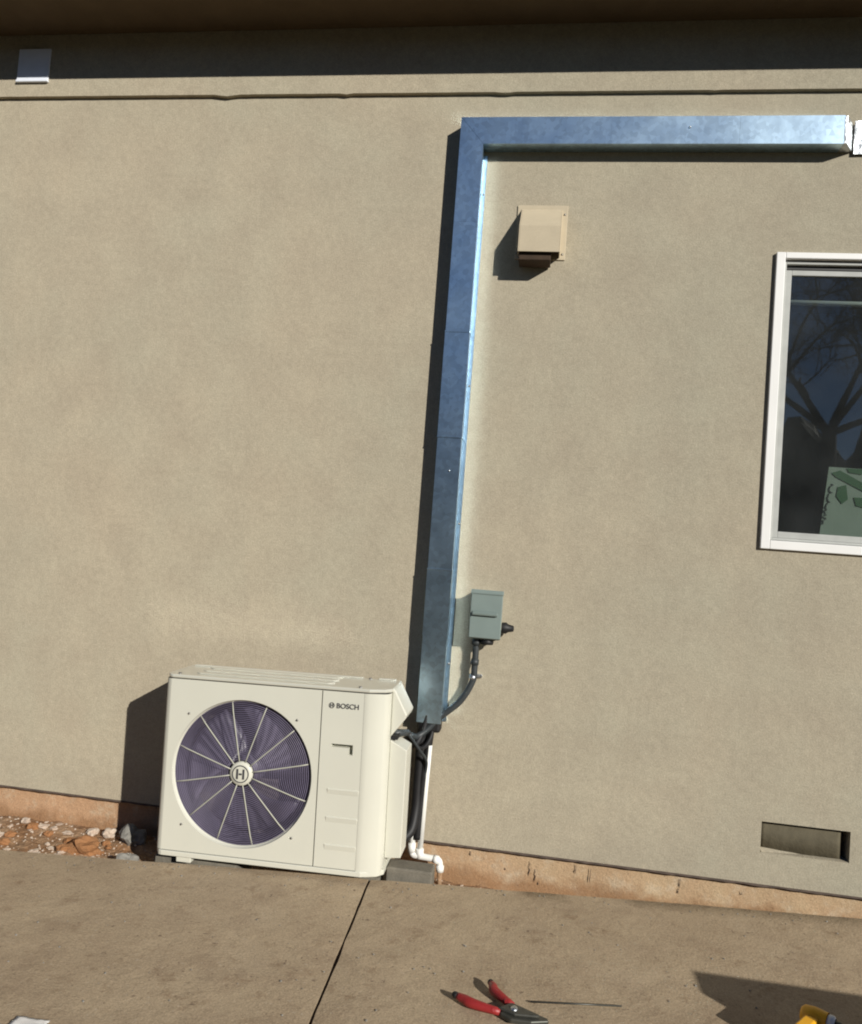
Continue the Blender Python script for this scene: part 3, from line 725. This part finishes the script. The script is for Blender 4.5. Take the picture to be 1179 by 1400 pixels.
# brand lettering: ring emblem and word
mb = MB(); mb.ring((.2275, -.0022, .6275), .0098, .0014, n=28, m=5)
for s_ in (-1, 1): mb.box(.2275+s_*.004-.0013, .2275+s_*.004+.0013, -.0030, -.0012, .622, .633)
mb.box(.2245, .2305, -.0030, -.0012, .6265, .6285)
mb.build('emblem', M['print'], ac)
tx = bpy.data.curves.new('lettering', 'FONT'); tx.body = 'BOSCH'; tx.size = .0265; tx.extrude = .0006; tx.offset = .0004
to = bpy.data.objects.new('lettering_tmp', tx); COL.objects.link(to)
bpy.context.view_layer.update()
me = bpy.data.meshes.new_from_object(to.evaluated_get(bpy.context.evaluated_depsgraph_get()))
COL.objects.unlink(to); bpy.data.objects.remove(to)
xsv = [v.co.x for v in me.vertices]; wdt = max(xsv)-min(xsv)
me.transform(Matrix.Scale(.086/wdt, 4, (1, 0, 0)))
me.transform(Matrix.Translation((.2455, -.0022, .6185)) @ Matrix.Rotation(R(90), 4, 'X'))
me.materials.clear(); me.materials.append(M['print'])
lt = bpy.data.objects.new('lettering', me); COL.objects.link(lt); lt.parent = ac
# side cover of the valves: lower housing and flared upper cover
MB().prism([(.4485, .055), (.512, .060), (.515, .465), (.4485, .500)], lambda x, z, y: (x, y, z), .062, .18).build('valve_cover', M['cream'], ac, bevel=.003)
MB().prism([(.4485, .512), (.4485, .700), (.460, .692), (.510, .600), (.504, .585)], lambda x, z, y: (x, y, z), .055, .21).build('terminal_cover', M['cream'], ac, bevel=.005)
MB().box(.4485, .475, .07, .19, .5005, .5145).build('cover_gap', M['black'], ac)
MB().tube([(.452, .12, .512), (.478, .16, .508), (.492, .20, .50)], .014, 10).build('conduit_elbow', M['conduit'], ac)
# feet
for x in (-.33, .33):
    MB().box(x-.03, x+.03, .003 if x < 0 else .06, .22, -.022, -.0005).build('foot', M['cream'], ac, bevel=.003)

# --- blocks under the unit
def block(x0, x1, y0, y1, z0, z1, label, tilt=0):
    cx_, cy_ = (x0+x1)/2, (y0+y1)/2
    o = empty('concrete_block', (cx_, cy_, z0), label, 'block', rot=(0, 0, tilt))
    w, d, h = (x1-x0)/2, (y1-y0)/2, z1-z0
    mb = MB(); NB = 10
    bm = bmesh.new(); bmesh.ops.create_grid(bm, x_segments=1, y_segments=1, size=1); bm.free()
    mb.box(-w, w, -d, d, 0, h)
    b = mb.build('block_body', M['block'], o, bevel=.007, seg=3)
    return o
block(-.4975, -.318, -.335, -.245, -.10, .056, 'grey concrete block protruding beyond the right end of the condenser', 0)
block(-.72, -.52, -.335, -.19, -.10, .008, 'low concrete block hidden in shade under the right half of the condenser', 0)
block(-1.42, -1.08, -.375, -.19, -.10, -.002, 'low concrete block under the left end of the condenser', R(-1))

# ================================================================== LOOSE THINGS
def stone(x, y, r, m, label, seed, sx=1, sy=1, sz=.7, dz=0, group=None, name='stone'):
    o = MB().rock((0, 0, 0), r, seed, sx, sy, sz, 3).build(name, m)
    o.location = (x, y, dirt_z(x, y)+r*sz*.45+dz); tag(o, label, 'stone', group); return o
stone(-1.80, -.24, .052, M['clay'], 'rounded orange-brown clay lump at the paving edge left of the condenser', 1, 1.3, .8, .75)
stone(-1.66, -.10, .050, M['grey_stone'], 'dark rounded stone in the condenser shadow against the footing', 2, 1, 1, .9)
stone(-1.555, -.33, .034, M['grey_stone'], 'small grey stone beside the left foot of the condenser', 3, 1.2, .8, .8, dz=.03)
stone(-1.875, -.055, .026, M['plaster_crumb'], 'larger white plaster chunk against the footing, left of the pair beside the shadow', 4)
stone(-1.80, -.06, .028, M['plaster_crumb'], 'white plaster chunk right at the edge of the condenser shadow', 5, .9, 1, .9)
stone(-2.215, -.04, .020, M['plaster_crumb'], 'pinkish plaster chunk near the footing at the left', 6, 1.1)
lab = 'small crumb of white plaster lying on the soil strip left of the condenser'
for i in range(50):
    x = random.uniform(-2.5, -1.72); y = random.choice((random.uniform(-.13, -.02), random.uniform(-.36, -.28))) if i % 3 else random.uniform(-.3, -.05)
    stone(x, y, random.uniform(.005, .016), M['plaster_crumb'], lab, 100+i, random.uniform(.8, 1.9), random.uniform(.8, 1.3), random.uniform(.3, .6), group='plaster crumbs on the soil')
for i in range(12):
    stone(random.uniform(-2.3, -1.72), random.uniform(-.3, -.04), random.uniform(.010, .022), M['clay'], 'small brown clay clod on the soil strip left of the condenser', 60+i, 1.2, 1, .6, group='clay clods on the soil')
mb = MB()
for i in range(2200):
    x = random.uniform(-2.7, 1.6); y = random.uniform(-.42, .0)
    r = random.uniform(.0015, .006); mb.rock((x, y, dirt_z(x, y)+r*.3), r, i, sub=1, rough=.2)
mb.build('grit', M['plaster_crumb'], kind='stuff')
# crumbs and leaf scraps lying on the paving
mb = MB()
for i in range(260):
    x = random.uniform(-1.9, 1.4); y = random.uniform(-1.5, edge_y(x)-.02) if i % 3 else edge_y(x)-abs(random.gauss(0, .05))-.015
    r = random.uniform(.0012, .0038); mb.rock((x, y, slab_z(x)+.002), r, i, sub=1, rough=.3)
mb.build('grit_on_paving', M['grey_stone'], kind='stuff')

# --- pliers
pl = empty('pliers', (.01, -1.11, slab_z(0)+.004), 'red-handled pliers lying open on the concrete at the bottom of the picture', 'pliers')
def handle(tip, mid_, piv, r0, name_, z):
    tip = Vector(tip); piv = Vector(piv); mid_ = Vector(mid_)
    P = spline([tip, tip.lerp(mid_, .5), mid_, piv], 6)
    for p in P: p.z = z
    n_ = len(P); k = int(n_*.86)
    body = MB().tube(P[3:k+1], [.0095+r0*.22*math.sin(i/(k-3)*math.pi) for i in range(k-2)], 10).build('grip', M['red'], pl)
    MB().tube(P[:4], [.006, .0088, .0092, .009], 10).build('grip_tip', M['black'], pl)
    MB().tube(P[k:], .0065, 8).build('handle_bar', M['tool_steel'], pl)
    q = P[k-1]; MB().rock((q.x, q.y, q.z+.002), .012, 3, 1.0, .9, .7, 2, .1).build('thumb_guard', M['red'], pl)
handle((-.165, .032, 0), (-.10, -.002, 0), (.0, -.025, 0), .02, 'a', .010)
handle((-.066, .112, 0), (-.045, .060, 0), (.022, -.010, 0), .02, 'b', .016)
MB().prism([(-.03, -.03), (-.01, .005), (.02, .008), (.062, -.006), (.098, -.022), (.102, -.034), (.055, -.050), (.0, -.052)], lambda x, y, z: (x, y, z), .003, .016).build('jaw', M['tool_steel'], pl, bevel=.003)
MB().prism([(-.035, -.02), (0, .012), (.03, -.002), (.078, -.026), (.07, -.034), (.01, -.04)], lambda x, y, z: (x, y, z), .0162, .024).build('jaw', M['tool_steel'], pl, bevel=.003)
MB().lathe((.008, -.018, .024), [(.010, 0), (.009, .004), (0, .005)], 16, 'z').build('pivot_bolt', M['bright_steel'], pl)
# --- thin rod
rd = MB().tube([(0, 0, 0), (.255, .038, .0)], .0024, 8).build('steel_rod', M['tool_steel'])
rd.location = (.062, -1.048, slab_z(.1)+.006); rd.rotation_euler = (0, R(-1.4), 0)
tag(rd, 'thin steel rod lying on the concrete right of the red pliers', 'rod')

# --- cordless drill standing on its battery
dl = empty('cordless_drill', (.80, -1.075, slab_z(.80)+.0), 'small yellow and black cordless drill lying in the shadow at the bottom right', 'drill', rot=(0, 0, R(-33)))
MB().lathe((-.03, 0, .078), [(0, 0), (.016, .002), (.024, .010), (.028, .035), (.026, .066)], 24, 'x').build('motor_housing', M['yellow'], dl)
MB().lathe((.0365, 0, .078), [(.022, 0), (.024, .003), (.024, .014), (.019, .018)], 24, 'x').build('clutch_ring', M['vinyl'], dl)
MB().lathe((.0548, 0, .078), [(.016, 0), (.016, .012), (.009, .024), (0, .026)], 20, 'x').build('chuck', M['tool_steel'], dl)
MB().prism([(-.012, -.026), (.022, -.026), (.014, -.10), (-.020, -.10)], lambda x, y, z: (x, y, z), .062, .094).build('grip_handle', M['yellow'], dl, bevel=.006)
MB().box(-.030, .050, -.145, -.1005, .0, .075).build('battery', M['black'], dl, bevel=.008)
MB().box(.023, .033, -.055, -.036, .070, .086).build('trigger', M['black'], dl)
MB().box(-.030, .022, -.020, .020, .0, .052).build('side_handle', M['black'], dl, bevel=.008)

# --- scrap of white paper
N_ = 8; vs = [(.09*i/N_-.045, .05*j/N_-.025, .006*abs(noise.noise(Vector((i*.9, j*.9, 3))))+.002) for j in range(N_+1) for i in range(N_+1)]
pp = MB().add(vs, [(j*(N_+1)+i, j*(N_+1)+i+1, (j+1)*(N_+1)+i+1, (j+1)*(N_+1)+i) for j in range(N_) for i in range(N_)], True).build('paper_scrap', M['paper'])
pp.location = (-1.205, -1.438, slab_z(-1.215)+.003); pp.modifiers.new('thick', 'SOLIDIFY').thickness = .0006
tag(pp, 'crumpled white paper scrap on the concrete in the bottom left corner', 'paper')

# --- unseen carton, added and shaped to cast the lower-right shadow on the paving
cb = empty('shadow_carton', (1.83, -2.03, -.06), 'tall slim brown carton, unseen, added right of view to cast a shadow', 'carton')
MB().prism([(-.37, 0), (.45, 0), (.45, .69), (-.34, .69), (-.37, .67)], lambda x, z, y: (x, y, z), .195, .285).build('shadow_carton_body', M['carton'], cb, bevel=.004)
MB().box(-.28, .44, .1915, .1945, .3, .36).build('packing_tape', M['paper'], cb)

# --- card in the window, curtain rail
sg = empty('window_sign', (1.27, .075, 1.462), 'pale card with green shapes leaning inside the lower part of the window', 'sign')
o = MB().add([(-.128, 0, 0), (.16, 0, 0), (.19, .02, .285), (-.098, .02, .288)], [(0, 1, 2, 3)]).build('card', M['card'], sg); o.modifiers.new('thick', 'SOLIDIFY').thickness = .003
def flat(poly, y=-.003): return MB().prism(poly, lambda x, z, w: (x, w+.02*z/.285, z), y-.001, y)
flat([(-.088, .262), (-.055, .275), (.02, .235), (.06, .215), (.06, .18), (.02, .20), (-.03, .225), (-.07, .245)]).build('green_stroke', M['green'], sg)
flat([(-.062, .205), (-.03, .215), (-.022, .155), (-.045, .135), (-.068, .165)]).build('green_stroke', M['green'], sg)
flat([(-.03, .285), (.05, .285), (.03, .262), (-.02, .268)]).build('green_stroke', M['green'], sg)
flat([(.0, .165), (.07, .165), (.06, .12), (.01, .13)]).build('green_stroke', M['green'], sg)
mb = MB(); pts = []
for i in range(40):
    t_ = i/39; zz = .215-.17*t_+.010*noise.noise(Vector((i*.9, 1, 0))); pts.append((-.088-.030*t_+.020*noise.noise(Vector((i*.55, 5, 0))), -.004+.02*zz/.285, zz))
mb.tube(pts, .0022, 5); mb.build('scrawled_writing', M['print'], sg)
tag(MB().tube([(.90, .11, 2.447), (2.08, .11, 2.447)], .011, 12).build('curtain_rail', M['rod']), 'pale curtain rail behind the glass near the top of the window', 'curtain rail')

# ================================================================== BEHIND THE PHOTOGRAPHER (seen in the glass and the sheet metal)
tr = empty('bare_tree', (8.7, -22.0, -.06), 'leafless branching tree reflected in the window pane', 'tree'); tr.scale = (1.5, 1.5, 1.4)
def branch(mb, p, d, L_, r, depth):
    pts = [p.copy()]; dd = d.copy(); n_ = 5
    for i in range(n_):
        dd = (dd+Vector((random.gauss(0, .13), random.gauss(0, .13), random.gauss(0, .06)))).normalized(); pts.append(pts[-1]+dd*L_/n_)
    mb.tube(pts, [r*(1-.45*i/n_) for i in range(n_+1)], 6 if depth > 2 else 4, caps=False)
    if depth == 0: return
    for k in range(4):
        i = random.randint(2, n_); az = random.uniform(0, 6.28); tl = random.uniform(.45, .95)
        u = dd.orthogonal().normalized(); u.rotate(Matrix.Rotation(az, 3, dd))
        nd = (dd*math.cos(tl)+u*math.sin(tl)+Vector((0, 0, .15))).normalized()
        branch(mb, pts[i], nd, L_*random.uniform(.6, .82), r*.52, depth-1)
trunk = MB().tube([(0, 0, 0), (-.05, 0, 1.5), (.03, .02, 3.0), (.0, 0, 4.2)], [.26, .19, .16, .14], 14); trunk.build('trunk', M['bark'], tr)
for d, l_ in (((-.75, .1, .62), 2.3), ((.55, -.1, .8), 2.3), ((.05, .35, 1), 2.4), ((-.25, -.4, .9), 2.2), ((.9, .2, .4), 1.8)):
    b_ = MB(); branch(b_, Vector((0, 0, 4.1)), Vector(d).normalized(), l_, .085, 5); b_.build('limb', M['bark'], tr)
hg = None
mb = MB()
for i in range(90):
    mb.rock((-32+64*i/89+random.uniform(-.3, .3), -30+random.uniform(-.6, .6), 2.4+random.uniform(-.5, .5)), 2.0+random.uniform(-.3, .7), i, 1, .8, 1.5, 4, .6)
hg = mb.build('hedge', M['hedge']); tag(hg, 'long dark evergreen hedge across the garden behind the camera', 'hedge')
